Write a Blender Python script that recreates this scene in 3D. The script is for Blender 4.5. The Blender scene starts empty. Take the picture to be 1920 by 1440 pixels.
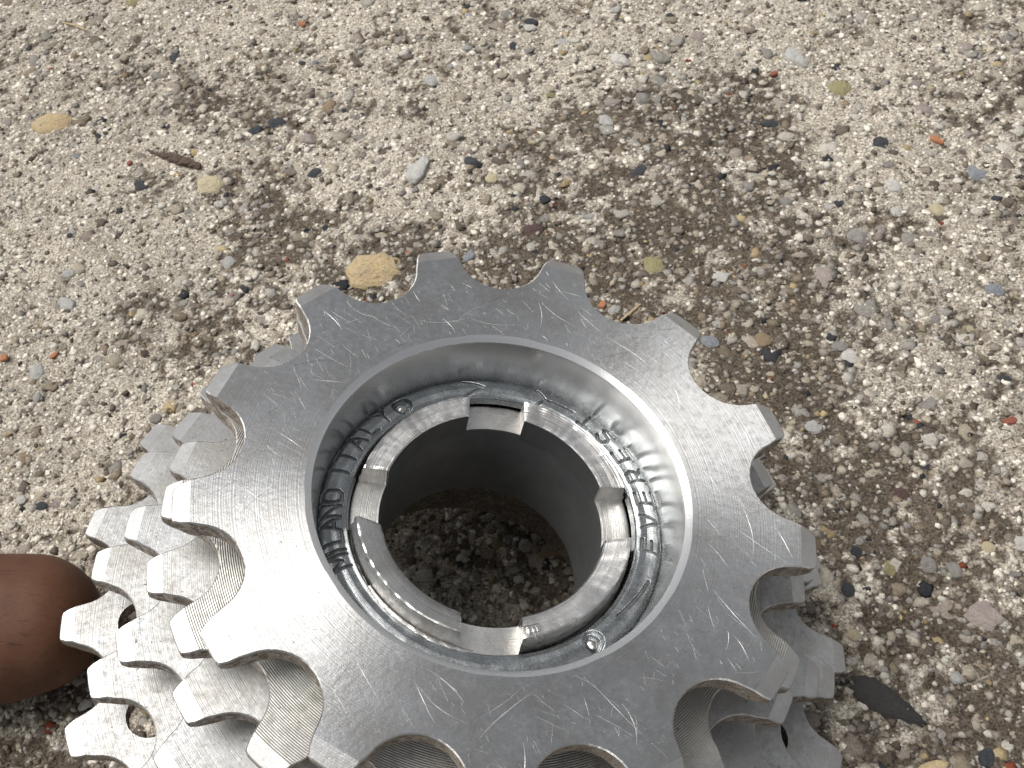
import bpy, bmesh, math, random
import numpy as np
from mathutils import Matrix, Vector
from mathutils.geometry import delaunay_2d_cdt

MM = 0.001                       # everything is laid out in millimetres, built in metres
rng = np.random.default_rng(11)
random.seed(5)
scene = bpy.context.scene
col = scene.collection
R = math.radians

# ------------------------------------------------------------------ camera
cam_d = bpy.data.cameras.new('camera')
cam = bpy.data.objects.new('camera', cam_d); col.objects.link(cam)
ax, up, back = (0.99526, 0.02005, -0.09515), (0.02456, 0.89496, 0.44546), (0.09409, -0.44569, 0.89023)
cm = Matrix.Identity(4)
for i in range(3):
    cm[i][0], cm[i][1], cm[i][2] = ax[i], up[i], back[i]
cm[0][3], cm[1][3], cm[2][3] = 6.8755 * MM, -41.2441 * MM, 108.3795 * MM
cam.matrix_world = cm
cam_d.sensor_fit = 'HORIZONTAL'; cam_d.sensor_width = 36
cam_d.lens = 33.52
cam_d.shift_x = 0.0916; cam_d.shift_y = 0.1611
cam_d.clip_start = 0.005; cam_d.clip_end = 100
cam_d.dof.use_dof = True; cam_d.dof.focus_distance = .092; cam_d.dof.aperture_fstop = 150
scene.camera = cam

# ------------------------------------------------------------------ sky, sun, exposure
SUN_EL, SUN_AZ = R(60), R(166)         # azimuth measured counter-clockwise from +X
w = bpy.data.worlds.new('World'); scene.world = w; w.use_nodes = True
nt = w.node_tree; nt.nodes.clear()
sky = nt.nodes.new('ShaderNodeTexSky'); sky.sky_type = 'NISHITA'; sky.sun_disc = False
sky.sun_elevation = SUN_EL; sky.sun_rotation = R(90) - SUN_AZ
sky.air_density = 1.0; sky.dust_density = 4.0; sky.ozone_density = 0.6
bg = nt.nodes.new('ShaderNodeBackground'); bg.inputs['Strength'].default_value = 0.06
wo = nt.nodes.new('ShaderNodeOutputWorld')
hs = nt.nodes.new('ShaderNodeHueSaturation'); hs.inputs['Saturation'].default_value = 0.12      # overcast: the cloud greys the sky
nt.links.new(sky.outputs[0], hs.inputs['Color']); nt.links.new(hs.outputs[0], bg.inputs[0]); nt.links.new(bg.outputs[0], wo.inputs[0])
sd = bpy.data.lights.new('sun', 'SUN'); sd.energy = 1.5; sd.angle = R(40); sd.color = (1.0, 0.96, 0.90)
sun = bpy.data.objects.new('sun', sd); col.objects.link(sun)
sdir = Vector((math.cos(SUN_EL) * math.cos(SUN_AZ), math.cos(SUN_EL) * math.sin(SUN_AZ), math.sin(SUN_EL)))
sun.rotation_euler = sdir.to_track_quat('Z', 'Y').to_euler()
sun.location = sdir * 2
vs = scene.view_settings
vs.view_transform = 'Standard'; vs.look = 'None'; vs.gamma = 1; vs.use_curve_mapping = False
vs.exposure = 0.80

# ------------------------------------------------------------------ helpers
def link(name, me, mats, parent=None):
    o = bpy.data.objects.new(name, me); col.objects.link(o)
    for m in (mats if isinstance(mats, (list, tuple)) else [mats]):
        if len(me.materials) < (len(mats) if isinstance(mats, (list, tuple)) else 1):
            me.materials.append(m)
    if parent: o.parent = parent
    return o

def mesh(name, v, f, smooth=False, mi=None):
    me = bpy.data.meshes.new(name)
    me.from_pydata([tuple(p) for p in np.asarray(v, float) * MM], [], f)
    if smooth: me.polygons.foreach_set('use_smooth', [True] * len(me.polygons))
    if mi is not None: me.polygons.foreach_set('material_index', mi)
    me.update()
    return me

def tag(o, label=None, cat=None, group=None, kind=None):
    if label: o['label'] = label
    if cat: o['category'] = cat
    if group: o['group'] = group
    if kind: o['kind'] = kind
    return o

class NT:
    """tiny node-graph helper"""
    def __init__(s, name):
        s.m = bpy.data.materials.new(name); s.m.use_nodes = True
        s.t = s.m.node_tree; s.t.nodes.clear()
        s.out = s.t.nodes.new('ShaderNodeOutputMaterial')
        s.b = s.t.nodes.new('ShaderNodeBsdfPrincipled')
        s.t.links.new(s.b.outputs[0], s.out.inputs[0])
        tc = s.t.nodes.new('ShaderNodeTexCoord'); sc = s.t.nodes.new('ShaderNodeVectorMath'); sc.operation = 'SCALE'
        sc.inputs['Scale'].default_value = 1000.0
        s.t.links.new(tc.outputs['Object'], sc.inputs[0]); s.co = sc.outputs[0]     # millimetres
    def set(s, k, v):
        if hasattr(v, 'is_output'): s.t.links.new(v, s.b.inputs[k])
        else: s.b.inputs[k].default_value = v
    def _in(s, sock, v):
        if hasattr(v, 'is_output'): s.t.links.new(v, sock)
        else: sock.default_value = v
    def noise(s, scale, detail=3, rough=.55, vec=None, stretch=None, dist=0):
        n = s.t.nodes.new('ShaderNodeTexNoise'); v = vec or s.co
        if stretch:
            mp = s.t.nodes.new('ShaderNodeMapping'); mp.inputs['Scale'].default_value = stretch[:3]
            if len(stretch) > 3: mp.inputs['Rotation'].default_value = (0, 0, stretch[3])
            s.t.links.new(v, mp.inputs[0]); v = mp.outputs[0]
        s.t.links.new(v, n.inputs['Vector'])
        n.inputs['Scale'].default_value = scale; n.inputs['Detail'].default_value = detail; n.inputs['Roughness'].default_value = rough
        n.inputs['Distortion'].default_value = dist
        return n.outputs[0]
    def noise1(s, val, scale, detail=2):
        n = s.t.nodes.new('ShaderNodeTexNoise'); n.noise_dimensions = '1D'
        s.t.links.new(val, n.inputs['W']); n.inputs['Scale'].default_value = scale; n.inputs['Detail'].default_value = detail
        return n.outputs[0]
    def math(s, op, a, b=0.0, c=None):
        n = s.t.nodes.new('ShaderNodeMath'); n.operation = op
        s._in(n.inputs[0], a); s._in(n.inputs[1], b)
        if c is not None: s._in(n.inputs[2], c)
        return n.outputs[0]
    def ramp(s, v, lo, hi, a=0.0, b=1.0):
        n = s.t.nodes.new('ShaderNodeMapRange'); n.clamp = True
        s._in(n.inputs[0], v); n.inputs[1].default_value = lo; n.inputs[2].default_value = hi
        n.inputs[3].default_value = a; n.inputs[4].default_value = b
        return n.outputs[0]
    def mix(s, f, a, b):
        n = s.t.nodes.new('ShaderNodeMix'); n.data_type = 'RGBA'
        s._in(n.inputs[0], f)
        for k, v in ((6, a), (7, b)):
            if hasattr(v, 'is_output'): s.t.links.new(v, n.inputs[k])
            else: n.inputs[k].default_value = (*v, 1)
        return n.outputs[2]
    def mul(s, a, f):
        n = s.t.nodes.new('ShaderNodeMix'); n.data_type = 'RGBA'; n.blend_type = 'MULTIPLY'; n.inputs[0].default_value = 1
        s.t.links.new(a, n.inputs[6]); s.t.links.new(f, n.inputs[7]); return n.outputs[2]
    def radius(s):
        sx = s.t.nodes.new('ShaderNodeSeparateXYZ'); s.t.links.new(s.co, sx.inputs[0])
        return s.math('SQRT', s.math('ADD', s.math('MULTIPLY', sx.outputs[0], sx.outputs[0]), s.math('MULTIPLY', sx.outputs[1], sx.outputs[1])))
    def bump(s, h, dist, strength=1.0, prev=None):
        n = s.t.nodes.new('ShaderNodeBump'); n.inputs['Distance'].default_value = dist; n.inputs['Strength'].default_value = strength
        s.t.links.new(h, n.inputs['Height'])
        if prev: s.t.links.new(prev, n.inputs['Normal'])
        return n.outputs[0]
    def attr(s, name):
        n = s.t.nodes.new('ShaderNodeAttribute'); n.attribute_name = name; return n.outputs['Color']
    def tangent(s):
        n = s.t.nodes.new('ShaderNodeTangent'); n.direction_type = 'RADIAL'; n.axis = 'Z'; return n.outputs[0]

def aluminium(name, base=(.80, .80, .80), rough=.34, aniso=.55, turn=1.0, stripes=0.0, dirt=.25, spots=.2, seed=0.0, blotch=1.0):
    n = NT(name); r = n.radius()
    if seed:
        o = n.t.nodes.new('ShaderNodeVectorMath'); o.operation = 'ADD'; o.inputs[1].default_value = (seed * 37, seed * 19, seed * 7)
        n.t.links.new(n.co, o.inputs[0]); vec = o.outputs[0]
    else: vec = n.co
    blot = n.noise(.22, 5, .6, vec)
    blot2 = n.noise(1.7, 4, .65, vec)
    fine = n.noise(9.0, 3, .6, vec)
    c = n.mix(n.ramp(blot, .35, .68, 0, blotch), base, tuple(x * y for x, y in zip(base, (.80, .78, .745))))
    c = n.mix(n.ramp(blot2, .42, .75, 0, .55 * blotch), c, tuple(x * .70 for x in base))
    sp = n.ramp(n.noise(2.6, 2, .5, vec, dist=.6), .70 - .04 * spots, .76, 0, 1)
    dm = n.math('MAXIMUM', n.math('MULTIPLY', sp, spots * 2.2), n.math('MULTIPLY', n.ramp(n.noise(.9, 6, .7, vec), .52, .72), dirt))
    dm = n.math('MINIMUM', dm, 1.0)
    n.set('Base Color', n.mix(dm, c, (.105, .082, .058)))
    n.set('Metallic', n.math('SUBTRACT', 1.0, n.math('MULTIPLY', dm, .85)))
    rr = n.math('ADD', n.ramp(blot2, .3, .75, rough - .07 * blotch, rough + .13 * blotch), n.math('MULTIPLY', n.ramp(fine, .35, .7), .10 * blotch))
    n.set('Roughness', n.math('ADD', rr, n.math('MULTIPLY', dm, .4)))
    n.set('Anisotropic', aniso); n.set('Anisotropic Rotation', .25); n.set('Tangent', n.tangent())
    h = n.math('ADD', n.math('MULTIPLY', n.noise1(r, 7.0, 3), turn), n.math('MULTIPLY', fine, .35))
    b = n.bump(h, .000035, .55)
    if stripes:
        wv = n.math('SINE', n.math('MULTIPLY', r, 2 * math.pi / .20))
        wv = n.math('MULTIPLY', wv, n.ramp(n.noise(.5, 2, .5, vec), .3, .55, .35, 1))
        b = n.bump(n.math('MULTIPLY', n.math('ADD', wv, 1.0), stripes), .00004, .9, b)
    n.set('Normal', n.bump(blot2, .00006, .35 * blotch, b))
    return n.m

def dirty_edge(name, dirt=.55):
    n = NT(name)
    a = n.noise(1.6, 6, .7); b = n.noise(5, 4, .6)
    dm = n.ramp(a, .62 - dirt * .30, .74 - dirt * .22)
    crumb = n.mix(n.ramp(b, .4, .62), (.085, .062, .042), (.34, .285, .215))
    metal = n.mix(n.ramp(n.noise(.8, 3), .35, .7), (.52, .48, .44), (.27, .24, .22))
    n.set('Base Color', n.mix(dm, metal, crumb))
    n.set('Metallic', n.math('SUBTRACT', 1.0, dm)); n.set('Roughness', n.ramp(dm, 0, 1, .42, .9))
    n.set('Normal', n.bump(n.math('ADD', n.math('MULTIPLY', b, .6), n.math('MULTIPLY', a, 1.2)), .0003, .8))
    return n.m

# ------------------------------------------------------------------ value noise (numpy)
def vnoise(x, y, cell, seed=0):
    g = np.random.default_rng(seed).random((257, 257))
    u, v = x / cell + 64.37, y / cell + 64.81
    i, j = np.floor(u).astype(int), np.floor(v).astype(int)
    a, b = u - i, v - j
    a, b = a * a * (3 - 2 * a), b * b * (3 - 2 * b)
    i0, j0, i1, j1 = i % 256, j % 256, (i + 1) % 256, (j + 1) % 256
    return (g[i0, j0] * (1 - a) + g[i1, j0] * a) * (1 - b) + (g[i0, j1] * (1 - a) + g[i1, j1] * a) * b

def fbm(x, y, cell, octs=4, seed=0, gain=.55):
    s, a, t = 0, 1, 0
    for k in range(octs):
        s = s + a * vnoise(x * math.cos(k * 1.1) - y * math.sin(k * 1.1), x * math.sin(k * 1.1) + y * math.cos(k * 1.1), cell / 2 ** k, seed + k)
        t += a; a *= gain
    return s / t

def paste_mask(x, y):
    """where the pale cement skin is still there (1) or has worn off (0)"""
    m = fbm(x, y, 26, 5, 40, .62)
    m = .5 + (m - .5) * .66
    m = m + .075 * np.clip((-x + 10) / 70, -1, 1) + .05 * np.clip((y - 40) / 60, -1, 1)
    m = m + .46 * (fbm(x, y, 3.2, 4, 140, .75) - .5) + .16 * (vnoise(x, y, .9, 150) - .5)
    return np.clip((m - .466) / .055, 0, 1)

# ================================================================== THE GROUND
def ground_material():
    n = NT('weathered_concrete')
    c = n.attr('tint')
    a = n.noise(.9, 6, .68); b = n.noise(3.2, 4, .6)
    f = n.mix(n.ramp(a, .34, .66), (.62, .60, .57), (1.20, 1.20, 1.20))
    g = n.mix(n.ramp(b, .38, .60), (.42, .38, .34), (1.18, 1.18, 1.18))
    n.set('Base Color', n.mul(n.mul(c, f), g))
    n.set('Roughness', .92); n.set('Specular IOR Level', .25)
    n.set('Normal', n.bump(n.noise(4.5, 5, .65), .00045, .9))
    return n.m

def grain_material():
    n = NT('sand_and_grit')
    c = n.attr('tint'); b = n.noise(3.0, 4, .65)
    n.set('Base Color', n.mul(c, n.mix(n.ramp(b, .3, .7), (.62, .60, .57), (1.2, 1.2, 1.2))))
    n.set('Roughness', n.ramp(n.noise(.7, 2), .3, .7, .75, .98)); n.set('Specular IOR Level', .18)
    n.set('Normal', n.bump(b, .00015, .7))
    return n.m

GX0, GX1, GY0, GY1 = -108.0, 108.0, -34.0, 150.0
def axis(lo, hi, step):
    core = list(np.arange(lo, hi + 1e-6, step))
    outs = [2, 6, 14, 30, 60, 120, 240, 500, 1000, 2500]
    return np.array([lo - o for o in outs[::-1]] + core + [hi + o for o in outs])
gx, gy = axis(GX0, GX1, .42), axis(GY0, GY1, .42)
X, Y = np.meshgrid(gx, gy)
def relief(x, y):
    p = paste_mask(x, y)
    h = (fbm(x, y, 30, 3, 7) - .5) * .9
    h += p * .16
    h += (fbm(x, y, 2.2, 3, 20) - .5) * .55
    h += (vnoise(x, y, .85, 33) - .5) * .30
    pit = np.clip((vnoise(x, y, 1.6, 61) - .76) / .2, 0, 1)
    h -= pit * .55
    return h
inside = ((X > GX0 - 1) & (X < GX1 + 1) & (Y > GY0 - 1) & (Y < GY1 + 1))
H = np.where(inside, relief(X, Y), 0.0)
V = np.c_[X.ravel(), Y.ravel(), H.ravel()] * MM
nx, ny = len(gx), len(gy)
ii = np.arange(nx - 1)[None, :] + np.arange(ny - 1)[:, None] * nx
F = np.stack([ii, ii + 1, ii + 1 + nx, ii + nx], -1).reshape(-1, 4)
me = bpy.data.meshes.new('ground')
me.vertices.add(len(V)); me.vertices.foreach_set('co', V.ravel())
me.loops.add(F.size); me.loops.foreach_set('vertex_index', F.ravel())
me.polygons.add(len(F)); me.polygons.foreach_set('loop_start', np.arange(0, F.size, 4)); 
me.polygons.foreach_set('use_smooth', np.ones(len(F), bool))
me.update(calc_edges=True)
pm = paste_mask(X, Y).ravel()
worn = np.array([.178, .150, .120]); skin_c = np.array([.66, .615, .535])
var = fbm(X, Y, 9, 3, 77).ravel()[:, None]
tint = worn * (1 - pm[:, None]) + skin_c * pm[:, None]
tint = tint * (.60 + .56 * var + .24 * fbm(X, Y, 2.6, 2, 88).ravel()[:, None])
tint = np.where(inside.ravel()[:, None], tint, np.array([.42, .39, .34]))
at = me.color_attributes.new('tint', 'FLOAT_COLOR', 'POINT')
at.data.foreach_set('color', np.c_[tint, np.ones(len(tint))].ravel())
ground = link('ground', me, ground_material())
tag(ground, 'weathered pale concrete paving with exposed sand and pebbles', kind='structure')

# ---- loose-looking grains set in the cement: uncountable, one part
def ico(sub):
    bm = bmesh.new(); bmesh.ops.create_icosphere(bm, subdivisions=sub, radius=1)
    v = np.array([p.co[:] for p in bm.verts]); f = np.array([[q.index for q in t.verts] for t in bm.faces]); bm.free()
    return v, f
I1, I2 = ico(1), ico(2)

def grain_cloud(name, px, py, rad, colr, base, sink, flat, seed, kind_parent, mat):
    g = np.random.default_rng(seed); v0, f0 = base; n = len(px)
    rnd = 1 + g.normal(0, .24, (n, len(v0), 1))
    v = v0[None] * rnd
    sc = np.stack([g.uniform(.75, 1.35, n), g.uniform(.75, 1.2, n), flat * g.uniform(.8, 1.2, n)], -1)
    v = v * sc[:, None, :] * rad[:, None, None]
    a = g.uniform(0, 2 * np.pi, n); c, s = np.cos(a)[:, None], np.sin(a)[:, None]
    vx, vy = v[..., 0] * c - v[..., 1] * s, v[..., 0] * s + v[..., 1] * c
    hz = relief(px, py) + rad * sink
    P = np.stack([vx + px[:, None], vy + py[:, None], v[..., 2] + hz[:, None]], -1).reshape(-1, 3) * MM
    Fi = (f0[None] + (np.arange(n) * len(v0))[:, None, None]).reshape(-1, 3)
    m = bpy.data.meshes.new(name)
    m.vertices.add(len(P)); m.vertices.foreach_set('co', P.ravel())
    m.loops.add(Fi.size); m.loops.foreach_set('vertex_index', Fi.ravel())
    m.polygons.add(len(Fi)); m.polygons.foreach_set('loop_start', np.arange(0, Fi.size, 3))
    m.polygons.foreach_set('use_smooth', np.ones(len(Fi), bool))
    m.update(calc_edges=True)
    at = m.color_attributes.new('tint', 'FLOAT_COLOR', 'POINT')
    cc = np.repeat(np.c_[colr, np.ones(n)], len(v0), axis=0)
    at.data.foreach_set('color', cc.ravel())
    o = link(name, m, mat, kind_parent); o['kind'] = 'stuff'
    return o

PAL = np.array([(.40, .38, .35), (.46, .41, .33), (.62, .59, .53), (.30, .25, .19), (.20, .17, .14), (.055, .057, .065), (.50, .40, .24), (.36, .31, .27), (.30, .085, .05), (.55, .50, .42)])
PW = np.array([.22, .19, .14, .11, .09, .028, .025, .13, .004, .10]); PW = PW / PW.sum()
gm = grain_material()
def scatter(n, seed):
    g = np.random.default_rng(seed)
    return g.uniform(GX0, GX1, n), g.uniform(GY0, GY1, n), g
# fine cream crust grains on the cement skin
x, y, g = scatter(62000, 101); k = paste_mask(x, y) > g.uniform(.02, 1, len(x)); x, y = x[k], y[k]; n = len(x)
cr = np.array([.84, .79, .70]) * g.uniform(.58, 1.12, (n, 1)) * (1 + g.normal(0, .012, (n, 3)))
k = g.random(n) < .22; cr[k] = np.array([.17, .145, .12]) * g.uniform(.5, 1.5, (k.sum(), 1))
grain_cloud('crust_grains', x, y, np.clip(g.lognormal(-1.22, .36, n), .14, .68), cr, I1, -.10, .34, 1, ground, gm)
# sand grains where the skin has worn off
x, y, g = scatter(52000, 102); k = paste_mask(x, y) < g.uniform(.15, 1.1, len(x)); x, y = x[k], y[k]; n = len(x)
pi = g.choice(len(PAL), n, p=PW)
grain_cloud('sand_grains', x, y, np.clip(g.lognormal(-1.0, .40, n), .15, .95), PAL[pi] * g.uniform(.55, 1.0, (n, 1)), I1, -.12, .34, 2, ground, gm)
# small rounded gravel
x, y, g = scatter(3600, 103); n = len(x); pi = g.choice(len(PAL), n, p=PW)
grain_cloud('fine_gravel', x, y, np.clip(g.lognormal(-.30, .30, n), .45, 1.3), PAL[pi] * g.uniform(.55, .95, (n, 1)), I2, -.13, .26, 3, ground, gm)

# ---- single stones that can be picked out: parts of the ground
def stone_material(name, c1, c2, rough=.7, speck=.5):
    n = NT(name); a = n.noise(1.7, 6, .68); b = n.noise(5.5, 5, .65)
    c = n.mix(n.ramp(a, .35, .65), c1, c2)
    c = n.mix(n.ramp(b, .55, .72, 0, speck), c, tuple(v * .35 for v in c1))
    n.set('Base Color', c); n.set('Roughness', rough); n.set('Specular IOR Level', .35)
    n.set('Normal', n.bump(n.math('ADD', b, a), .0006, .8)); return n.m
SM = {'yellow': stone_material('ochre_stone', (.56, .43, .235), (.48, .385, .26), .7, .85),
      'cream': stone_material('cream_stone', (.62, .55, .36), (.58, .50, .36)),
      'slate': stone_material('slate_stone', (.045, .050, .060), (.085, .090, .098), .5, .2),
      'grey': stone_material('grey_stone', (.36, .34, .31), (.28, .26, .245)),
      'quartz': stone_material('quartz_stone', (.58, .57, .54), (.44, .44, .43), .4, .3),
      'white': stone_material('white_stone', (.72, .70, .65), (.60, .58, .54), .5, .25),
      'olive': stone_material('olive_stone', (.33, .30, .15), (.40, .35, .21)),
      'pink': stone_material('pinkish_stone', (.42, .36, .33), (.34, .29, .27)),
      'brown': stone_material('brown_stone', (.30, .22, .14), (.38, .29, .20)),
      'maroon': stone_material('maroon_stone', (.10, .06, .055), (.15, .10, .09)),
      'tar': stone_material('blackish_flat_stone', (.060, .056, .057), (.080, .075, .073), .75, .15),
      'blue': stone_material('blue_grey_stone', (.25, .27, .30), (.36, .37, .39), .5, .3)}
def stone_mesh(seed, angular):
    g = random.Random(seed); v0, f0 = ico(3)
    v = v0.copy(); gg = np.random.default_rng(seed)
    if angular:
        for _ in range(9):                        # chop flats off the ball
            d = gg.normal(size=3); d /= np.linalg.norm(d); t = gg.uniform(.55, .85)
            k = np.maximum(v @ d - t, 0); v -= k[:, None] * d
    for _ in range(10):
        v = v * (1 + gg.uniform(.01, .05) * np.sin(v @ gg.normal(size=3) * gg.uniform(2, 9) + gg.uniform(0, 6))[:, None])
    v = v * (1 + gg.normal(0, .012, (len(v), 1)))
    return mesh('stone', v, [tuple(t) for t in f0], smooth=True)
SMESH = [stone_mesh(300 + i, i % 2 == 1) for i in range(10)]
SDUP = {}
def stone(px, py, sx, sy, rot, colname, idx, proud=.35, hz=None):
    key = (idx, colname)
    if key not in SDUP:
        m = SMESH[idx].copy(); m.materials.append(SM[colname]); SDUP[key] = m
    o = bpy.data.objects.new('stone', SDUP[key]); col.objects.link(o); o.parent = ground
    h = min(sx, sy) * .5 * .42 if hz is None else hz
    zz = float(relief(px + np.array([0, .3, -.3, 0, 0]) * sx, py + np.array([0, 0, 0, .3, -.3]) * sy).mean())
    o.location = (px * MM, py * MM, (zz + .10 + .10 * sx / 4 + h * (proud - .95)) * MM)
    o.scale = (sx / 2, sy / 2, h); o.rotation_euler = (random.uniform(-.15, .15), random.uniform(-.15, .15), R(rot))
    return o
# position x, y (mm), size x, y (mm), turn, colour, mesh, how proud
NAMED = [(-69.9, 97.2, 7.6, 5.4, 8, 'yellow', 0), (-11.9, 60.0, 9.6, 6.6, 12, 'yellow', 2), (-39.8, 79.9, 4.8, 3.9, 0, 'cream', 2),
  (2.6, 81.2, 3.5, 4.2, 30, 'slate', 1), (28.3, 77.2, 2.8, 3.4, -30, 'slate', 3), (-30.4, 93.7, 3.7, 2.2, 0, 'slate', 2), (-33.7, 92.1, 2.9, 1.8, 20, 'slate', 4),
  (-51.8, 80.7, 2.6, 3.0, 40, 'slate', 6), (-6.0, 80.6, 5.6, 6.8, 0, 'quartz', 3), (55.7, 101.1, 4.0, 6.6, 12, 'quartz', 5), (60.7, 92.8, 3.8, 3.4, 0, 'olive', 6),
  (61.1, 2.5, 5.2, 4.0, -20, 'pink', 7), (64.7, 80.0, 2.3, 2.4, 0, 'slate', 8), (49.4, 86.0, 2.8, 1.9, 0, 'slate', 4), (55.7, 18.8, 2.0, 2.3, 10, 'maroon', 2),
  (48.9, 11.1, 1.5, 1.6, 0, 'slate', 6), (52.4, 9.0, 1.8, 2.2, 0, 'olive', 7), (56.9, 9.1, 2.0, 2.3, 0, 'grey', 2), (47.2, 6.2, 1.8, 2.2, 0, 'slate', 0),
  (59.7, 8.4, 2.5, 2.2, 30, 'grey', 3), (57.0, -5.2, 2.4, 2.0, 20, 'quartz', 1), (58.2, 61.5, 3.8, 3.7, 0, 'grey', 5), (52.0, 55.4, 3.0, 6.0, 10, 'pink', 9),
  (64.8, 70.8, 2.3, 2.6, 0, 'white', 2), (46.9, 29.4, 2.4, 2.4, 0, 'quartz', 4), (35.2, 44.0, 2.8, 2.1, -30, 'blue', 6), (-22.7, 80.9, 3.0, 2.3, -20, 'slate', 3),
  (-24.4, 89.3, 3.3, 3.8, 30, 'pink', 5), (-60.3, 62.2, 2.5, 1.8, 10, 'quartz', 0), (5.2, 13.2, 2.0, 2.2, 0, 'olive', 1), (9.0, 13.0, 1.7, 1.9, 0, 'quartz', 2),
  (11.9, 12.5, 3.2, 2.4, 20, 'brown', 7), (7.6, 9.7, 1.9, 1.1, 0, 'quartz', 4), (7.9, 8.4, 1.2, 1.2, 0, 'white', 6), (27.6, 103.5, 3.6, 4.6, 20, 'white', 5),
  (58.1, -14.0, 2.6, 2.5, 0, 'slate', 3), (67.9, 11.5, 1.9, 2.0, 0, 'white', 2), (64.2, 11.2, 1.7, 1.7, 0, 'cream', 8), (76.9, 72.7, 3.4, 3.3, 0, 'blue', 9),
  (38.1, 55.8, 2.7, 2.6, 0, 'white', 7), (74.3, 50.5, 2.8, 2.2, -15, 'blue', 4), (-4.0, 101.2, 2.6, 3.2, 0, 'quartz', 6), (24.1, 89.1, 2.1, 4.0, 20, 'quartz', 0),
  (30.3, 93.5, 3.9, 3.2, 0, 'grey', 1)]
for i, (px, py, sx, sy, rot, cn, ix) in enumerate(NAMED):
    stone(px, py, sx, sy, rot, cn, ix, .45)
# the long blackish flat stone at the lower right: outline of its own
g = random.Random(8); pts = []
for a in range(40):
    t = a / 40 * 2 * math.pi
    r_ = 1 + .10 * math.sin(3 * t + 1) + g.uniform(-.09, .09)
    pts.append((4.3 * math.cos(t) * r_, 1.75 * math.sin(t) * r_ * (1 - .12 * math.cos(t))))
v = [(x_, y_, -.6) for x_, y_ in pts] + [(x_ * .97, y_ * .95, .32 + g.uniform(-.05, .05)) for x_, y_ in pts] + [(x_ * .5, y_ * .5, .42 + g.uniform(-.06, .06)) for x_, y_ in pts] + [(0, 0, .44)]
f = []
for a in range(40):
    b = (a + 1) % 40
    f += [(a, b, 40 + b, 40 + a), (40 + a, 40 + b, 80 + b, 80 + a), (80 + a, 80 + b, 120)]
st = link('stone', mesh('stone', v, f, True), SM['tar'], ground)
st.location = (48.6 * MM, -7.6 * MM, .05 * MM); st.rotation_euler = (0, 0, R(-38)); st['label'] = 'long blackish flat stone, lower right of the freewheel'
# further stones, scattered
gs = random.Random(77); names = ['grey'] * 7 + ['quartz'] * 4 + ['white'] * 2 + ['pink'] * 4 + ['slate'] * 3 + ['brown'] * 3 + ['olive'] * 2 + ['cream'] * 2 + ['maroon', 'blue']
cnt = 0
while cnt < 235:
    px, py = gs.uniform(-95, 98), gs.uniform(-22, 140)
    if any(math.hypot(px - q[0], py - q[1]) < 4 for q in NAMED) or math.hypot(px - 48.6, py + 7.6) < 5: continue
    if math.hypot(px, py) < 36 and math.hypot(px - 5, py - 8) > 12: continue
    s_ = 1.15 + 1.9 * gs.random() ** 2.6
    stone(px, py, s_ * gs.uniform(.9, 1.5), s_ * gs.uniform(.8, 1.2), gs.uniform(0, 180), gs.choice(names), gs.randrange(10), gs.uniform(.3, .55)); cnt += 1

# ================================================================== THE FREEWHEEL
fw = bpy.data.objects.new('bicycle_freewheel', None); col.objects.link(fw)
fm = Matrix.Identity(4)
for i, (a_, b_, c_) in enumerate(zip((.98553, 0, -.16951), (0, 1, 0), (.16951, 0, .98553))):
    fm[i][0], fm[i][1], fm[i][2] = a_, b_, c_
fm[0][3], fm[1][3], fm[2][3] = 1.2544 * MM, 0, 7.2929 * MM
fw.matrix_world = fm; fw.empty_display_size = .01
tag(fw, 'six-speed silver aluminium bicycle freewheel tilted up on the concrete by a fingertip', 'freewheel')
TOP = 30.0                                         # local height of the top sprocket's face
DZ = 5.5374
TEETH = [13, 14, 15, 17, 19, 21]
PHASE = [102.64, -155.08, -147.76, -164.70, -163.11, -158.26]

def tooth_outline(N, ph, jit):
    """list of (r, theta, flag) round the sprocket; flag 1 marks where the tip bevel starts"""
    Rp = 12.7 / 2 / math.sin(math.pi / N); Ro = Rp + 1.33; Rf = Rp - .17
    step = 2 * math.pi / N; Rc = Rp + .15; rv = 4.05 if N > 13 else 4.12
    out = []
    for k in range(N):
        t0 = ph + k * step
        hwf, hwo = 2.09 / Rf, 1.72 / Ro
        j = jit.uniform(-.004, .004)
        seg = [(Rf, -hwf, 1), ((Rf + Ro) / 2, -(hwf * .52 + hwo * .48), 0), (Ro - .38, -hwo * 1.03, 0), (Ro - .10, -hwo * .93, 0), (Ro, -hwo * .72, 0),
               (Ro + .02, 0, 0), (Ro, hwo * .72, 0), (Ro - .10, hwo * .93, 0), (Ro - .38, hwo * 1.03, 0), ((Rf + Ro) / 2, hwf * .52 + hwo * .48, 0), (Rf, hwf, 1)]
        out += [(r_, t0 + t_ + j, fl, k) for r_, t_, fl in seg]
        tv = t0 + step / 2
        # valley: circular, blends into the tooth flanks
        A0 = math.asin(min(.999, (step / 2 - hwf) * Rf / rv)) if (step / 2 - hwf) * Rf < rv else math.pi / 2
        n = 17
        for i in range(1, n - 1):
            a = -1.38 + 2.76 * i / (n - 1)
            px = Rc - rv * math.cos(a); py = rv * math.sin(a)
            out.append((math.hypot(px, py), tv + math.atan2(py, px), 0, k))
    return out, Rf, Ro

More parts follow.
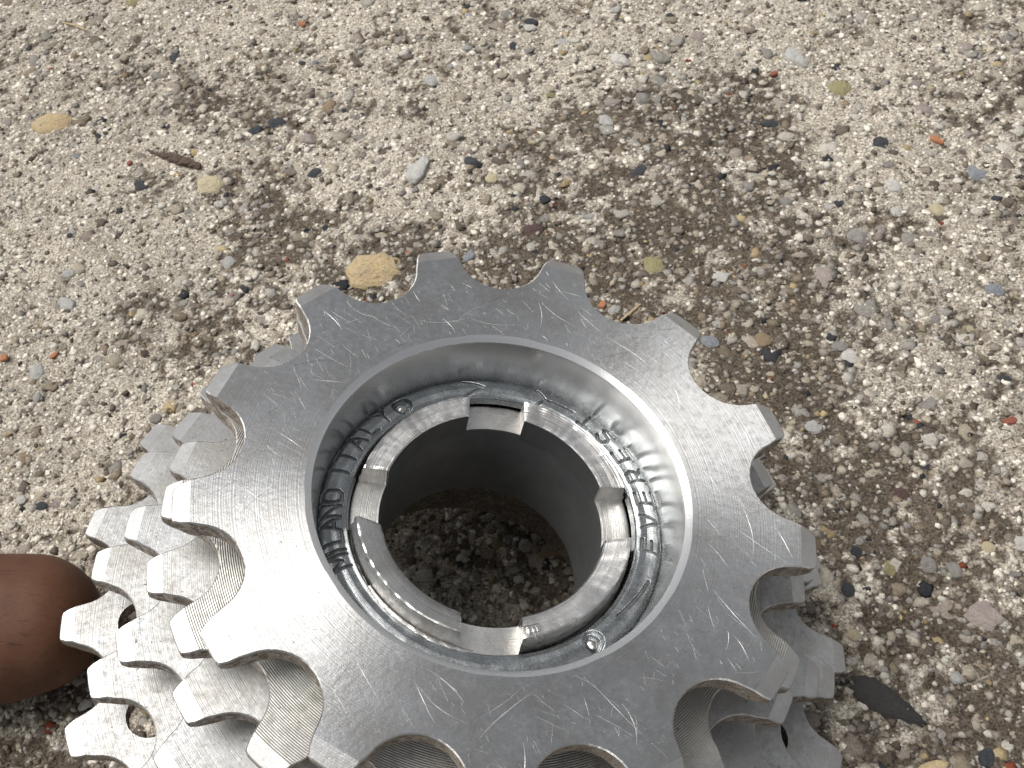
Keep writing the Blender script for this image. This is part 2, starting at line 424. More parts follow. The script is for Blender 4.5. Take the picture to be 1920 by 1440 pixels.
def drilled(vs_, ids, rin, holes, hr, z_, flip):
    """triangulate a plate face bounded by the vertex loop ids, with a bore and drilled holes"""
    P = [Vector(vs_[i][:2]) for i in ids]; idx_ = list(ids); E2 = [(i, (i + 1) % len(ids)) for i in range(len(ids))]
    poly = np.array([p[:] for p in P]); rings = []
    for cx, cy, r_, n in [(0, 0, rin, 90)] + [(x_, y_, hr, 20) for x_, y_ in holes]:
        b = len(P); loop = []
        for k in range(n):
            t = 2 * math.pi * k / n; p = (cx + r_ * math.cos(t), cy + r_ * math.sin(t))
            P.append(Vector(p)); vs_.append((p[0], p[1], z_)); idx_.append(len(vs_) - 1); loop.append(len(vs_) - 1); E2.append((b + k, b + (k + 1) % n))
        rings.append(loop)
    v2, _, tri, ov, _, _ = delaunay_2d_cdt(P, E2, [], 0, 1e-7)
    def inside(x_, y_):
        a = poly; b = np.roll(poly, -1, 0)
        c = ((a[:, 1] > y_) != (b[:, 1] > y_)) & (x_ < (b[:, 0] - a[:, 0]) * (y_ - a[:, 1]) / (b[:, 1] - a[:, 1] + 1e-15) + a[:, 0])
        return c.sum() % 2 == 1
    out = []
    for t in tri:
        c = sum((v2[i] for i in t), Vector((0, 0))) / 3
        if c.length < rin * .999 or any(math.hypot(c.x - x_, c.y - y_) < hr * .985 for x_, y_ in holes) or not inside(c.x, c.y): continue
        f_ = [idx_[ov[i][0]] for i in t]
        out.append(tuple(f_[::-1] if flip else f_))
    return out, rings

def sprocket(idx, mats):
    N = TEETH[idx]; jit = random.Random(idx + 3)
    ol, Rf, Ro = tooth_outline(N, R(PHASE[idx]), jit)
    z0 = TOP - idx * DZ; th = 2.05
    rin = 18.4; E_ = .11; k = .62 / (Ro - Rf)
    vs_, fs, mi = [], [], []
    def add(r_, t_, z_): vs_.append((r_ * math.cos(t_), r_ * math.sin(t_), z_)); return len(vs_) - 1
    def ztop(r_): return z0 - max(0, r_ - Rf) * k
    n = len(ol)
    # inward offset for the eased top edge
    P = np.array([(r_ * math.cos(t_), r_ * math.sin(t_)) for r_, t_, _, _ in ol])
    d = np.roll(P, -1, 0) - np.roll(P, 1, 0); d /= np.linalg.norm(d, axis=1)[:, None]
    nrm = np.c_[-d[:, 1], d[:, 0]]                 # points inwards (outline runs counter-clockwise)
    Q = P + nrm * E_
    top, mid, low, bot, inn, inb = [], [], [], [], [], []
    for i, (r_, t_, fl, kk) in enumerate(ol):
        q = Q[i]; rq = math.hypot(*q)
        vs_.append((q[0], q[1], ztop(rq if not fl else Rf))); top.append(len(vs_) - 1)
        vs_.append((P[i][0], P[i][1], ztop(r_) - E_)); mid.append(len(vs_) - 1)
        vs_.append((P[i][0], P[i][1], z0 - th + .25 * max(0, r_ - Rf) + E_)); low.append(len(vs_) - 1)
        vs_.append((q[0], q[1], z0 - th + .25 * max(0, r_ - Rf))); bot.append(len(vs_) - 1)
        tq = math.atan2(q[1], q[0])
    NI = 220
    inner_r = 16.82 if idx == 0 else rin
    # top face: main web as a ring of quads to a circle just inside the roots, tips as separate bevels
    circ_t, circ_b = [], []
    main = [i for i, o in enumerate(ol) if not (o[0] > Rf + 1e-6)]
    ang = {}
    holes = []
    if idx == 5:                                   # a drilled hole behind every tooth of the largest sprocket
        holes = [(35.3 * math.cos(R(PHASE[5]) + 2 * math.pi * k_ / N), 35.3 * math.sin(R(PHASE[5]) + 2 * math.pi * k_ / N)) for k_ in range(N)]
        ft, rt_ = drilled(vs_, [top[i] for i in main], rin, holes, 2.45, z0, False)
        fb, rb_ = drilled(vs_, bot, rin, holes, 2.45, z0 - th, True)
        fs += ft; mi += [0] * len(ft); fs += fb; mi += [1] * len(fb)
        for lt, lb in zip(rt_, rb_):
            for k_ in range(len(lt)): fs.append((lt[k_], lt[(k_ + 1) % len(lt)], lb[(k_ + 1) % len(lt)], lb[k_])); mi.append(1)
    for i in (main if not holes else []):
        q = vs_[top[i]]; t_ = math.atan2(q[1], q[0]); ang[i] = t_
        circ_t.append(add(inner_r, t_, z0))
    for a in range(len(main) if not holes else 0):
        b = (a + 1) % len(main)
        fs.append((circ_t[a], top[main[a]], top[main[b]], circ_t[b])); mi.append(0)
    # bevel of each tooth tip
    i = 0
    while i < n:
        if ol[i][2] == 1 and ol[(i + 1) % n][0] > Rf + 1e-6:
            loop = []; j = i
            while True:
                loop.append(top[j % n])
                if j > i and ol[j % n][2] == 1: break
                j += 1
            fs.append(tuple(loop)); mi.append(2); i = j
        i += 1
    for i in range(n):
        j = (i + 1) % n
        tip = ol[i][0] > Rf - .01 and ol[j][0] > Rf - .01
        fs.append((top[i], mid[i], mid[j], top[j])); mi.append(0)
        fs.append((mid[i], low[i], low[j], mid[j])); mi.append(1)
        fs.append((low[i], bot[i], bot[j], low[j])); mi.append(1)
    # underside
    for i in range(n if not holes else 0):
        q = vs_[bot[i]]; t_ = math.atan2(q[1], q[0]); circ_b.append(add(rin if idx else 17.6, t_, z0 - th))
    for i in range(n if not holes else 0):
        j = (i + 1) % n
        fs.append((bot[i], circ_b[i], circ_b[j], bot[j])); mi.append(1)
    me_ = mesh('sprocket', vs_, fs, False, mi)
    o = link('sprocket', me_, mats, fw)
    return o, z0

al_top = aluminium('worn_turned_aluminium', (.67, .678, .686), .34, .90, 1.6, 0, .20, .24, 0.0, 1.1)
al_strip = aluminium('grooved_aluminium', (.60, .595, .575), .42, .35, .5, .45, .32, .38, 1, 1.2)
al_mid = [aluminium('milled_aluminium_%s' % n_, c_, r_, .5, 1.2, 0, d_, s_, i_ + 2, 1.35) for i_, (n_, c_, r_, d_, s_) in
          enumerate([('bright', (.61, .612, .612), .46, .22, .34), ('plain', (.58, .59, .60), .42, .24, .30), ('dull', (.60, .605, .605), .46, .22, .34), ('pale', (.60, .606, .61), .44, .20, .28)])]
bevel_al = aluminium('turned_bevel_aluminium', (.70, .70, .70), .32, .6, 1.6, 0, .12, .1, 8)
edge_m = dirty_edge('grimy_tooth_flank', .66)
LBL = ['smallest sprocket, thirteen teeth, scratched and brushed, on top of the stack', 'second sprocket with fine concentric grooves', 'third sprocket from the top, fifteen teeth',
       'fourth sprocket from the top, seventeen teeth', 'fifth sprocket from the top, nineteen teeth', 'largest sprocket, twenty-one teeth, lowest in the stack']
SPR = []
for i in range(6):
    o, z0 = sprocket(i, [[al_top, al_strip, *al_mid][i], edge_m, bevel_al]); o['label'] = LBL[i]; SPR.append(o)

def lathe(name, prof, mat, parent, seg=180, smooth=True, close=False):
    """prof: list of (r, z)"""
    v, f = [], []; n = len(prof)
    for s in range(seg):
        t = 2 * math.pi * s / seg; c, s_ = math.cos(t), math.sin(t)
        v += [(r_ * c, r_ * s_, z_) for r_, z_ in prof]
    for s in range(seg):
        t = (s + 1) % seg
        for i in range(n - 1): f.append((s * n + i, t * n + i, t * n + i + 1, s * n + i + 1))
        if close: f.append((s * n + n - 1, t * n + n - 1, t * n, s * n))
    me_ = mesh(name, v, f, smooth)
    o = link(name, me_, mat, parent)
    return o

def autosmooth(o, deg=30):
    me_ = o.data
    bm = bmesh.new(); bm.from_mesh(me_)
    for e in bm.edges:
        if len(e.link_faces) == 2 and e.calc_face_angle(0) > R(deg): e.smooth = False
    bm.to_mesh(me_); bm.free()

# polished counterbore of the top sprocket (chamfer + wall)
pol_al = aluminium('polished_counterbore', (.92, .92, .92), .24, .86, .6, 0, 0.0, 0.0, 5, .12)
T = TOP
cb = lathe('counterbore', [(16.82, T), (16.78, T - .015), (16.30, T - .27), (16.22, T - .34), (16.17, T - .50), (15.95, T - 4.2), (15.80, T - 6.4)], pol_al, SPR[0], 240); autosmooth(cb, 18)
# hub shell carrying the sprockets, seen dark between them
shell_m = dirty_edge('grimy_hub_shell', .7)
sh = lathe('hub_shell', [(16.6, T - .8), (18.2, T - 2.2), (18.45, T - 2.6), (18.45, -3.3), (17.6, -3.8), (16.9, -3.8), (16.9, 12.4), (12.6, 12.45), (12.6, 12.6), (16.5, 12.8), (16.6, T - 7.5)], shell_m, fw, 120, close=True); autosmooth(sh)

# ---- lettered ring: profile + engraved strokes, real relief on a fine polar grid
L = {'E': [((0, 0), (0, 1)), ((0, 0), (.8, 0)), ((0, .5), (.7, .5)), ((0, 1), (.8, 1))],
     'V': [((0, 1), (.45, 0)), ((.45, 0), (.9, 1))],
     'R': [((0, 0), (0, 1)), ((0, 1), (.6, 1)), ((.6, 1), (.75, .75)), ((.75, .75), (.6, .5)), ((.6, .5), (0, .5)), ((.35, .5), (.8, 0))],
     'S': [((.8, .85), (.6, 1)), ((.6, 1), (.2, 1)), ((.2, 1), (0, .78)), ((0, .78), (.15, .55)), ((.15, .55), (.65, .45)), ((.65, .45), (.8, .22)), ((.8, .22), (.6, 0)), ((.6, 0), (.2, 0)), ((.2, 0), (0, .15))],
     'T': [((.4, 0), (.4, 1)), ((0, 1), (.8, 1))],
     'I': [((.4, 0), (.4, 1))],
     'A': [((0, 0), (.42, 1)), ((.42, 1), (.84, 0)), ((.18, .35), (.66, .35))],
     'L': [((.1, 0), (.1, 1)), ((.1, 0), (.75, 0))],
     'Y': [((.4, 0), (.4, .5)), ((.4, .5), (0, 1)), ((.4, .5), (.8, 1))],
     'M': [((0, 0), (0, 1)), ((0, 1), (.42, .3)), ((.42, .3), (.84, 1)), ((.84, 1), (.84, 0))],
     'N': [((0, 0), (0, 1)), ((0, 1), (.75, 0)), ((.75, 0), (.75, 1))],
     'O': [((.2, 0), (.6, 0)), ((.6, 0), (.8, .25)), ((.8, .25), (.8, .75)), ((.8, .75), (.6, 1)), ((.6, 1), (.2, 1)), ((.2, 1), (0, .75)), ((0, .75), (0, .25)), ((0, .25), (.2, 0))]}
SEG = []                                           # segments in flat ring coordinates (theta, r)
RC, LH, LW = 14.62, 1.75, 1.55
def letters(word, angs, inward):
    for ch, a in zip(word, angs):
        for (x0, y0), (x1, y1) in L[ch]:
            p = []
            for x_, y_ in ((x0, y0), (x1, y1)):
                u, v_ = (x_ - .4) * LW, (y_ - .5) * LH
                p.append((R(a) + u / RC, RC - v_) if inward else (R(a) - u / RC, RC + v_))
            SEG.append(p)
letters('EVEREST', [-8.3, 1.3, 11.5, 21.2, 30.8, 40.6, 50.0], True)
letters('ITALY', [164.2, 157.6, 150.3, 142.8, 135.2], False)
letters('MILANO', [201.5, 197.0, 192.0, 186.6, 180.8, 174.9], False)
for pl in ([(100.2, 15.25), (92.7, 14.29), (100.7, 13.35)], [(72.3, 15.2), (68.0, 14.17), (70.4, 13.3)], [(67.6, 14.2), (56.0, 14.37)], [(-22, 15.0), (-40, 14.2)]):
    for a_, b_ in zip(pl, pl[1:]): SEG.append([(R(a_[0]), a_[1]), (R(b_[0]), b_[1])])
NT_, NR_ = 2600, 64
rad = np.linspace(13.02, 15.97, NR_)
prof_r = [13.0, 13.08, 13.2, 13.6, 14.2, 14.7, 15.2, 15.6, 15.9, 16.0]
prof_z = [-6.3, -5.25, -4.98, -4.78, -4.72, -4.80, -5.05, -5.45, -6.0, -6.3]
zr = np.interp(rad, prof_r, prof_z); zr = np.convolve(np.r_[[zr[0]] * 2, zr, [zr[-1]] * 2], np.ones(5) / 5, 'valid')
th_ = np.linspace(0, 2 * np.pi, NT_, endpoint=False)
TH, RR = np.meshgrid(th_, rad, indexing='ij')
DEP = np.zeros_like(TH)
for (t0, r0), (t1, r1) in SEG:
    tm = (t0 + t1) / 2
    dth = (TH - tm + np.pi) % (2 * np.pi) - np.pi
    u = dth * RC; v_ = RR
    ax0, ay0, ax1, ay1 = (t0 - tm) * RC, r0, (t1 - tm) * RC, r1
    dx, dy = ax1 - ax0, ay1 - ay0; ll = dx * dx + dy * dy + 1e-9
    tt = np.clip(((u - ax0) * dx + (v_ - ay0) * dy) / ll, 0, 1)
    dd = np.hypot(u - ax0 - tt * dx, v_ - ay0 - tt * dy)
    DEP = np.maximum(DEP, np.clip(1 - (dd - .10) / .10, 0, 1))
ZZ = TOP + np.tile(zr, (NT_, 1)) - .30 * DEP + .04 * np.exp(-((DEP - .05) / .05) ** 2) * (DEP > 0)
for a_ in (126.4, -53.6):                          # two sockets for the pins
    dd = np.hypot(((TH - R(a_) + np.pi) % (2 * np.pi) - np.pi) * 14.4, RR - 14.4)
    ZZ -= .75 * np.clip((1.02 - dd) / .12, 0, 1)
ZZ += (vnoise(np.cos(TH) * RR, np.sin(TH) * RR, .9, 5) - .5) * .05
v = np.c_[(RR * np.cos(TH)).ravel(), (RR * np.sin(TH)).ravel(), ZZ.ravel()]
ia = (np.arange(NT_)[:, None] * NR_ + np.arange(NR_ - 1)[None]); ib = (((np.arange(NT_) + 1) % NT_)[:, None] * NR_ + np.arange(NR_ - 1)[None])
f = np.stack([ia, ia + 1, ib + 1, ib], -1).reshape(-1, 4)
def steel(name, base, rough, aniso, wear=.5, seed=0, grime=None):
    n = NT(name); r_ = n.radius()
    a = n.noise(.6, 5, .65); b = n.noise(6, 4, .6)
    c = n.mix(n.ramp(a, .35, .7), base, tuple(x_ * .6 for x_ in base))
    c = n.mix(n.ramp(n.noise(2.2, 5, .7), .60, .76, 0, wear), c, (.55, .55, .54))
    dm = n.ramp(n.noise(1.1, 6, .7), .62, .76, 0, .7)
    if grime:                                      # black dirt packed into the engraved strokes
        dm = n.math('MAXIMUM', dm, n.math('MULTIPLY', n.ramp(n.attr(grime), .55, .95), .55))
    n.set('Base Color', n.mix(dm, c, (.045, .038, .032))); n.set('Metallic', n.math('SUBTRACT', 1, n.math('MULTIPLY', dm, .7)))
    n.set('Roughness', n.math('ADD', n.ramp(b, .3, .7, rough - .05, rough + .12), n.math('MULTIPLY', dm, .3)))
    n.set('Anisotropic', aniso); n.set('Tangent', n.tangent())
    n.set('Normal', n.bump(n.math('ADD', n.noise1(r_, 9, 3), n.math('MULTIPLY', b, .3)), .000018, .6)); return n.m
ring_m = steel('dark_blued_steel', (.44, .465, .475), .24, .6, .35, 0, 'grime')
ring = link('lettered_ring', mesh('lettered_ring', v, [tuple(q) for q in f], True), ring_m, fw)
ga = ring.data.color_attributes.new('grime', 'FLOAT_COLOR', 'POINT'); gd = DEP.ravel(); ga.data.foreach_set('color', np.c_[gd, gd, gd, np.ones(len(gd))].ravel())
ring['label'] = 'dark steel ring engraved EVEREST and MILANO ITALY'
pin_m = steel('bright_pin_steel', (.58, .58, .56), .24, .2, .5)
for a_ in (126.4, -53.6):
    pr = [(.001, .42), (.25, .38), (.45, .26), (.62, .06), (.72, -.18), (.74, -.5)]
    o = lathe('pin', pr, pin_m, ring, 28); o.location = (14.4 * math.cos(R(a_)) * MM, 14.4 * math.sin(R(a_)) * MM, (TOP - 5.55) * MM)

# ---- notched body: bore tube + slot floors + four prongs
bore_m = steel('dark_bore_steel', (.10, .105, .11), .40, .2, .04)
def bore_mat():
    n = NT('dark_smooth_bore'); a = n.noise(.4, 4, .6); b = n.noise(8, 3, .6)
    n.set('Base Color', n.mix(n.ramp(a, .35, .7), (.25, .258, .265), (.31, .318, .325))); n.set('Metallic', .85)
    n.set('Roughness', n.ramp(b, .3, .7, .36, .48)); n.set('Normal', n.bump(b, .00002, .5)); return n.m
BORE = bore_mat()
body_al = aluminium('notched_body_aluminium', (.80, .79, .77), .30, .35, 1.5, 0, .28, .35, 12)
prong_al = aluminium('bruised_prong_aluminium', (.78, .775, .77), .27, .4, 2.0, 0, .14, .2, 14)
fl = T - 6.05
body = lathe('notched_body', [(10.30, fl), (12.6, fl + .04), (12.93, fl - .02), (12.97, fl - .12), (12.95, fl - 3), (12.6, fl - 4), (12.5, T - 17.4)], body_al, fw, 160); autosmooth(body, 25)
bt = lathe('bore', [(12.55, T - 17.42), (10.5, T - 17.5), (10.22, T - 17.25), (10.24, fl - .25), (10.30, fl - .02)], BORE, body, 160); autosmooth(bt, 25)
SLOT = [2.2, 87.9, 174.9, 268.0]
HS = 2.62
def prong(a0, a1, seed, crest, inner):
    mi = []
    g = np.random.default_rng(seed)
    NA = 60
    # cross-section, r & height above floor (counter-clockwise seen along +theta)
    sec = [(10.20, -.6), (10.20, inner), (10.28, inner + .10), (11.2, inner + .55 * (crest - inner) + .06), (12.0, crest - .10), (12.28, crest), (12.42, crest - .08), (12.52, crest - .5), (12.60, crest - 1.4), (12.84, crest - 1.9), (12.88, -.3)]
    v, f = [], []; m = len(sec)
    w1 = g.normal(0, .03, (NA + 1, m)); w1 = (w1 + np.roll(w1, 1, 0) + np.roll(w1, -1, 0)) / 2
    for i in range(NA + 1):
        s = i / NA
        for j, (r_, h_) in enumerate(sec):
            t0 = R(a0) + math.asin(HS / r_); t1 = R(a1) - math.asin(HS / r_)
            t = t0 + (t1 - t0) * s
            e = min(s, 1 - s) * NA
            dz = (-.10 if e < 1 and 1 <= j <= 6 else 0) + (w1[i, j] if 2 <= j <= 8 else 0)
            rr_ = r_ + (w1[i, j] * .6 if j > 1 else 0)
            v.append((rr_ * math.cos(t), rr_ * math.sin(t), fl + h_ + dz))
    for i in range(NA):
        for j in range(m - 1): f.append((i * m + j, i * m + j + 1, (i + 1) * m + j + 1, (i + 1) * m + j)); mi.append(1 if j == 0 else 0)
    mi += [0, 0]
    f.append(tuple(range(m))); f.append(tuple(NA * m + j for j in range(m - 1, -1, -1)))
    o = link('prong', mesh('prong', v, f, True, mi), [prong_al, BORE], body)
    autosmooth(o, 32); return o
prong(SLOT[0], SLOT[1], 1, 2.62, 2.50)
prong(SLOT[1], SLOT[2], 2, 2.60, 2.48)
prong(SLOT[2], SLOT[3], 3, 3.05, 1.95)
prong(SLOT[3], SLOT[0] + 360, 4, 2.85, 2.0)
# torn bright lips left by the removal tool: small bruised pieces of the prong's foot
def lip(a0, a1, r0, r1, z_, seed):
    g = np.random.default_rng(seed); v, f = [], []; n = 26
    for i in range(n + 1):
        t = R(a0 + (a1 - a0) * i / n); jr = g.normal(0, .07); jz = g.normal(0, .05); e = min(1, 4 * min(i, n - i) / n)
        for r_, h_ in ((r0, -.3), (r0 + .03, .10 * e), ((r0 + r1) / 2 + jr, .22 * e + jz), (r1 + jr, .02), (r1 + jr, -.35)):
            v.append((r_ * math.cos(t), r_ * math.sin(t), z_ + h_))
    for i in range(n):
        for j in range(4): f.append((i * 5 + j, i * 5 + j + 1, i * 5 + 6 + j, i * 5 + 5 + j))
    return link('torn_lip', mesh('torn_lip', v, f, True), prong_al, body)
lip(214, 262, 12.95, 13.55, T - 5.0, 31)
lip(281.2, 288.5, 11.3, 12.45, T - 3.32, 32)

# ---- scratches: hair-thin raised burrs on the top face
def on_face(x_, y_):
    r_ = math.hypot(x_, y_)
    if r_ < 17.0: return False
    if r_ < 22.2: return True
    if r_ > 26.0: return False
    a = (math.atan2(y_, x_) - R(PHASE[0])) / (2 * math.pi / 13); a -= math.floor(a)
    c = abs(a - .5) * 2 * math.pi / 13 * r_         # distance from valley centre line
    return (26.7 - r_) ** 2 + c * c > 4.35 ** 2
def scratch_set(name, count, wid, lens, parent, mat, seed, direction, spread):
    g = random.Random(seed); v, f = [], []; made = 0
    while made < count:
        r_ = math.sqrt(g.uniform(17.3 ** 2, 25.8 ** 2)); t = g.uniform(0, 2 * math.pi)
        x_, y_ = r_ * math.cos(t), r_ * math.sin(t)
        ang = R(direction) + g.gauss(0, spread) if g.random() < .8 else g.uniform(0, math.pi)
        ln = lens[0] + (lens[1] - lens[0]) * g.random() ** 3; curv = g.gauss(0, .05); n = max(3, int(ln / .35)); w_ = wid * g.uniform(.45, .9) * (.45 + .35 * ln ** .5)
        pts = []; a = ang
        for i in range(n + 1):
            pts.append((x_, y_)); x_ += math.cos(a) * ln / n; y_ += math.sin(a) * ln / n; a += curv + g.gauss(0, .03)
        if not all(on_face(*p_) for p_ in pts): continue
        b0 = len(v)
        for i, (px, py) in enumerate(pts):
            ww = w_ * (.15 + .85 * math.sin(math.pi * (i + .3) / (n + .6))) * g.uniform(.7, 1.2)
            nx_, ny_ = -math.sin(ang), math.cos(ang)
            v += [(px - nx_ * ww, py - ny_ * ww, TOP + .002), (px, py, TOP + .014), (px + nx_ * ww, py + ny_ * ww, TOP + .002)]
        for i in range(n):
            k_ = b0 + i * 3
            f += [(k_, k_ + 3, k_ + 4, k_ + 1), (k_ + 1, k_ + 4, k_ + 5, k_ + 2)]
        made += 1
    o = link(name, mesh(name, v, f), mat, parent); o['kind'] = 'stuff'; return o
def flat_metal(name, c, rough):
    n = NT(name); n.set('Base Color', n.mix(n.ramp(n.noise(3, 3), .3, .7), c, tuple(x_ * .85 for x_ in c))); n.set('Metallic', .9); n.set('Roughness', rough); return n.m
scr_b = flat_metal('fresh_scratch_aluminium', (.95, .95, .95), .5)
scr_f = flat_metal('fine_scratch_aluminium', (.84, .84, .83), .45)
scr_d = flat_metal('grimy_scratch', (.20, .185, .17), .6)
scratch_set('bright_scratches', 240, .022, (.4, 6.5), SPR[0], scr_b, 21, -48, .38)
scratch_set('fine_scratches', 480, .011, (.3, 2.2), SPR[0], scr_f, 24, -60, .6)
scratch_set('dark_scratches', 70, .016, (.5, 4.0), SPR[0], scr_d, 22, 40, .7)

# ================================================================== THE FINGER (with the hand it belongs to)
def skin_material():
    n = NT('shaded_brown_skin')
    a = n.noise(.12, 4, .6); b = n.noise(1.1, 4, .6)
    c = n.mix(n.ramp(a, .35, .65), (.078, .029, .016), (.128, .058, .031))  # brown skin darkened evenly: shade from hand and phone is in the colour
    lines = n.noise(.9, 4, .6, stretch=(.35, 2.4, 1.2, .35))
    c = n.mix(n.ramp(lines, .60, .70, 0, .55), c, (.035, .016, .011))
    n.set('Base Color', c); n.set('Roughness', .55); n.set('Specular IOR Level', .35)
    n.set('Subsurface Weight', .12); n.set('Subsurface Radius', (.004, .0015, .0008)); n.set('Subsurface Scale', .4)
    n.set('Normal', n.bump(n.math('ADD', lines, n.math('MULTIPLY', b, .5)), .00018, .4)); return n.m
hv, hf = [], []
def tube(path, radii, flat=1.0, seg=28, tip=True, dome=1.0):
    """lofted tube with a rounded tip at its first point"""
    path = [Vector(p) for p in path]
    dense, rs = [], []
    n = len(path)
    for i in range(n - 1):
        for k in range(10):
            t = k / 10
            p0, p1, p2, p3 = path[max(i - 1, 0)], path[i], path[i + 1], path[min(i + 2, n - 1)]
            dense.append(.5 * ((2 * p1) + (p2 - p0) * t + (2 * p0 - 5 * p1 + 4 * p2 - p3) * t * t + (3 * p1 - p0 - 3 * p2 + p3) * t ** 3))
            rs.append(radii[i] * (1 - t) + radii[i + 1] * t)
    dense.append(path[-1]); rs.append(radii[-1])
    d0 = (dense[0] - dense[1]).normalized(); r0 = rs[0]
    caps = []
    for k in range(9, 0, -1):
        a = k / 9.2 * math.pi / 2
        caps.append((dense[0] + d0 * r0 * dome * math.sin(a), r0 * math.cos(a)))
    rings = caps + list(zip(dense, rs))
    e0 = (dense[-1] - dense[-2]).normalized()
    for k in range(1, 9):
        a = k / 9 * math.pi / 2; rings.append((dense[-1] + e0 * rs[-1] * .8 * math.sin(a), rs[-1] * math.cos(a) + .05))
    b0 = len(hv)
    for i, (c, r_) in enumerate(rings):
        d = (rings[min(i + 1, len(rings) - 1)][0] - rings[max(i - 1, 0)][0]).normalized()
        s = d.cross(Vector((0, 0, 1))).normalized(); u = s.cross(d)
        for k in range(seg):
            t = 2 * math.pi * k / seg
            hv.append(tuple(c + s * (math.cos(t) * r_) + u * (math.sin(t) * r_ * flat)))
    m = len(rings)
    for i in range(m - 1):
        for k in range(seg): hf.append((b0 + i * seg + k, b0 + i * seg + (k + 1) % seg, b0 + (i + 1) * seg + (k + 1) % seg, b0 + (i + 1) * seg + k))
    hf.append(tuple(b0 + k for k in range(seg - 1, -1, -1))); hf.append(tuple(b0 + (m - 1) * seg + k for k in range(seg)))
# the finger that props the freewheel up
tube([(-49.0, .4, 8.2), (-56, -.9, 9.0), (-66, -2.0, 10.5), (-80, -3.0, 14.5), (-96, -3.5, 20), (-116, -3.0, 27), (-138, -2, 32)], [8.6, 9.6, 9.8, 9.6, 10.4, 10.6, 12.5], .86, dome=.92)
tube([(-112, -20, 6.5), (-98, -21, 9), (-90, -22, 18), (-94, -22, 29), (-116, -21, 35), (-140, -19, 34)], [6.6, 7.8, 8.8, 9.6, 10.2, 12.5], 1)
tube([(-116, -38, 6.5), (-103, -39, 9), (-96, -40, 18), (-100, -40, 28), (-120, -38, 33), (-143, -35, 32)], [6.4, 7.4, 8.4, 9.0, 9.8, 12], 1)
tube([(-122, -54, 5.5), (-112, -55, 8), (-106, -56, 16), (-110, -56, 25), (-128, -53, 30), (-148, -49, 29)], [5.4, 6.4, 7.2, 7.8, 8.6, 11], 1)
tube([(-104, 38, 8.5), (-116, 41, 12), (-134, 41, 18), (-156, 33, 26), (-185, 8, 31)], [7.6, 9.8, 10.4, 13, 17], .95)
tube([(-140, -2, 32), (-170, -6, 33), (-205, -14, 34), (-240, -20, 36)], [13, 17, 18, 19], .8)
tube([(-143, -22, 32), (-172, -22, 33), (-205, -20, 34), (-238, -22, 36)], [13, 17, 18, 19], .8)
tube([(-148, -44, 29), (-172, -38, 31), (-205, -28, 34), (-236, -24, 36)], [12, 15, 17, 18], .85)
tube([(-200, -18, 34), (-240, -22, 37), (-290, -30, 44), (-350, -40, 54)], [25, 24, 29, 35], .74)
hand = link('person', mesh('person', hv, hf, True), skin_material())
rm = hand.modifiers.new('remesh', 'REMESH'); rm.mode = 'VOXEL'; rm.voxel_size = .0012; rm.use_smooth_shade = True
sm = hand.modifiers.new('smooth', 'SMOOTH'); sm.iterations = 6; sm.factor = .5
tag(hand, "person's hand reaching in from the left, one brown fingertip under the largest sprocket", 'hand')

# ================================================================== LITTLE DEBRIS ON THE CONCRETE
def debris_material(name, c1, c2, rough=.85):
    n = NT(name); a = n.noise(1.4, 5, .65)
    n.set('Base Color', n.mix(n.ramp(a, .35, .65), c1, c2)); n.set('Roughness', rough)
    n.set('Normal', n.bump(n.noise(3, 4, .6), .0003, .7)); return n.m
rust = debris_material('orange_brick', (.42, .185, .09), (.34, .14, .07))
red = debris_material('red_brick', (.27, .085, .055), (.21, .07, .05))
straw = debris_material('dry_straw', (.55, .45, .28), (.42, .32, .18))
bark = debris_material('dark_bark', (.075, .050, .038), (.12, .085, .065))
def flake(name, px, py, sx, sy, th, rot, mat, label, cat, group=None, seed=0):
    g = random.Random(seed); n = 11; v = []
    ring_ = [(math.cos(2 * math.pi * i / n) * g.uniform(.75, 1.1), math.sin(2 * math.pi * i / n) * g.uniform(.7, 1.1)) for i in range(n)]
    tilt = g.uniform(-.2, .2); sx *= .82; sy *= .75; th *= .6
    for s, z_ in ((1, 0), (1.02, th * .5), (.82, th)):
        v += [(x_ * sx / 2 * s, y_ * sy / 2 * s, z_ + x_ * tilt * sx / 2 + g.uniform(-.04, .04)) for x_, y_ in ring_]
    v.append((0, 0, th * 1.12)); f = [tuple(range(n - 1, -1, -1))]
    for k in range(2):
        for i in range(n): f.append((k * n + i, k * n + (i + 1) % n, (k + 1) * n + (i + 1) % n, (k + 1) * n + i))
    for i in range(n): f.append((2 * n + i, 2 * n + (i + 1) % n, 3 * n))
    o = link(name, mesh(name, v, f), mat)
    h_ = float(relief(np.array([px]), np.array([py]))[0])
    o.location = (px * MM, py * MM, (h_ + .12) * MM); o.rotation_euler = (0, 0, R(rot))
    return tag(o, label, cat, group)
G1 = 'small brick-coloured chips lying on the concrete'
flake('brick_chip', 21.1, 51.0, 1.5, 1.7, .6, 20, rust, 'orange chip on the concrete in the gap right of the topmost teeth', 'chip', G1, 1)
flake('brick_chip', -59.4, 46.3, 2.0, 1.3, .5, 40, rust, 'orange chip on the concrete left of the freewheel, nearer to it', 'chip', G1, 2)
flake('brick_chip', -67.2, 46.3, 1.7, 1.9, .5, 60, rust, 'orange chip on the concrete at the left edge of the picture', 'chip', G1, 3)
flake('brick_chip', 72.8, 79.8, 3.6, 1.5, .6, -55, rust, 'longest reddish chip, slanting, near the upper right edge', 'chip', G1, 4)
flake('brick_chip', 70.8, 28.9, 2.2, 1.6, .6, 10, red, 'red chip on the concrete at the right edge, midway down', 'chip', G1, 5)
flake('brick_chip', 51.3, 96.8, 1.6, 1.4, .6, 0, red, 'red chip at the top right between two pale stones', 'chip', G1, 6)
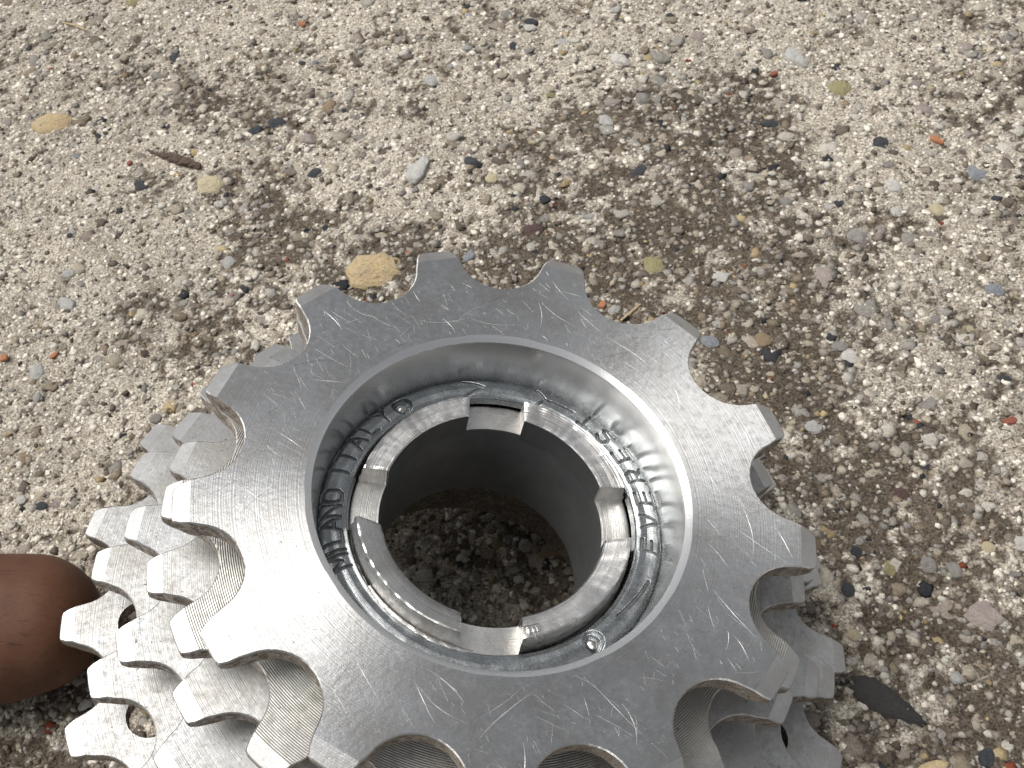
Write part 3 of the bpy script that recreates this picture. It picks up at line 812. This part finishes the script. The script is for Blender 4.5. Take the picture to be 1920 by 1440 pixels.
flake('brick_chip', -54.2, 85.8, 1.3, 1.5, .6, 0, red, 'small red chip just left of the dark twig', 'chip', G1, 7)
flake('brick_chip', -27.5, 118.4, 2.2, 1.7, .5, -30, rust, 'orange chip near the top edge, left of centre', 'chip', G1, 8)
flake('dry_leaf_fragment', 52.2, -15.2, 4.2, 2.2, .35, 15, straw, 'tan dry leaf fragment at the bottom right corner', 'leaf')
def stick(name, pts, radii, mat, label, seed):
    g = random.Random(seed); v, f = [], []; n = 9
    P = [Vector((x_, y_, float(relief(np.array([x_]), np.array([y_]))[0]) + z_)) for x_, y_, z_ in pts]
    D = []
    for i in range(len(P) - 1):
        for k in range(5): D.append((P[i].lerp(P[i + 1], k / 5), radii[i] + (radii[i + 1] - radii[i]) * k / 5))
    D.append((P[-1], radii[-1]))
    for i, (c, r_) in enumerate(D):
        d = (D[min(i + 1, len(D) - 1)][0] - D[max(i - 1, 0)][0]).normalized(); s = d.cross(Vector((0, 0, 1))).normalized(); u = s.cross(d)
        for k in range(n):
            t = 2 * math.pi * k / n; q = r_ * g.uniform(.75, 1.25)
            v.append(tuple(c + s * math.cos(t) * q + u * math.sin(t) * q * .7))
    for i in range(len(D) - 1):
        for k in range(n): f.append((i * n + k, i * n + (k + 1) % n, (i + 1) * n + (k + 1) % n, (i + 1) * n + k))
    f.append(tuple(range(n - 1, -1, -1))); f.append(tuple((len(D) - 1) * n + k for k in range(n)))
    return tag(link(name, mesh(name, v, f), mat), label, 'twig')
stick('twig', [(-51.6, 88.7, .3), (-49.4, 87.2, .45), (-47.2, 86.3, .6), (-44.5, 85.0, .6), (-41.8, 83.8, .4)], [.18, .30, .75, .85, .45], bark, 'short dark brown twig lying on the concrete at the upper left', 1)
stick('straw', [(-73.4, 124.3, .4), (-70.5, 122.9, .6), (-67.9, 121.1, .4)], [.16, .2, .14], straw, 'thin pale straw lying on the concrete near the top left corner', 2)
stick('straw', [(23.4, 48.0, .4), (25.0, 49.6, .6), (26.4, 50.9, .4)], [.14, .18, .12], straw, 'thin pale straw beside the orange chip, right of the topmost teeth', 3)
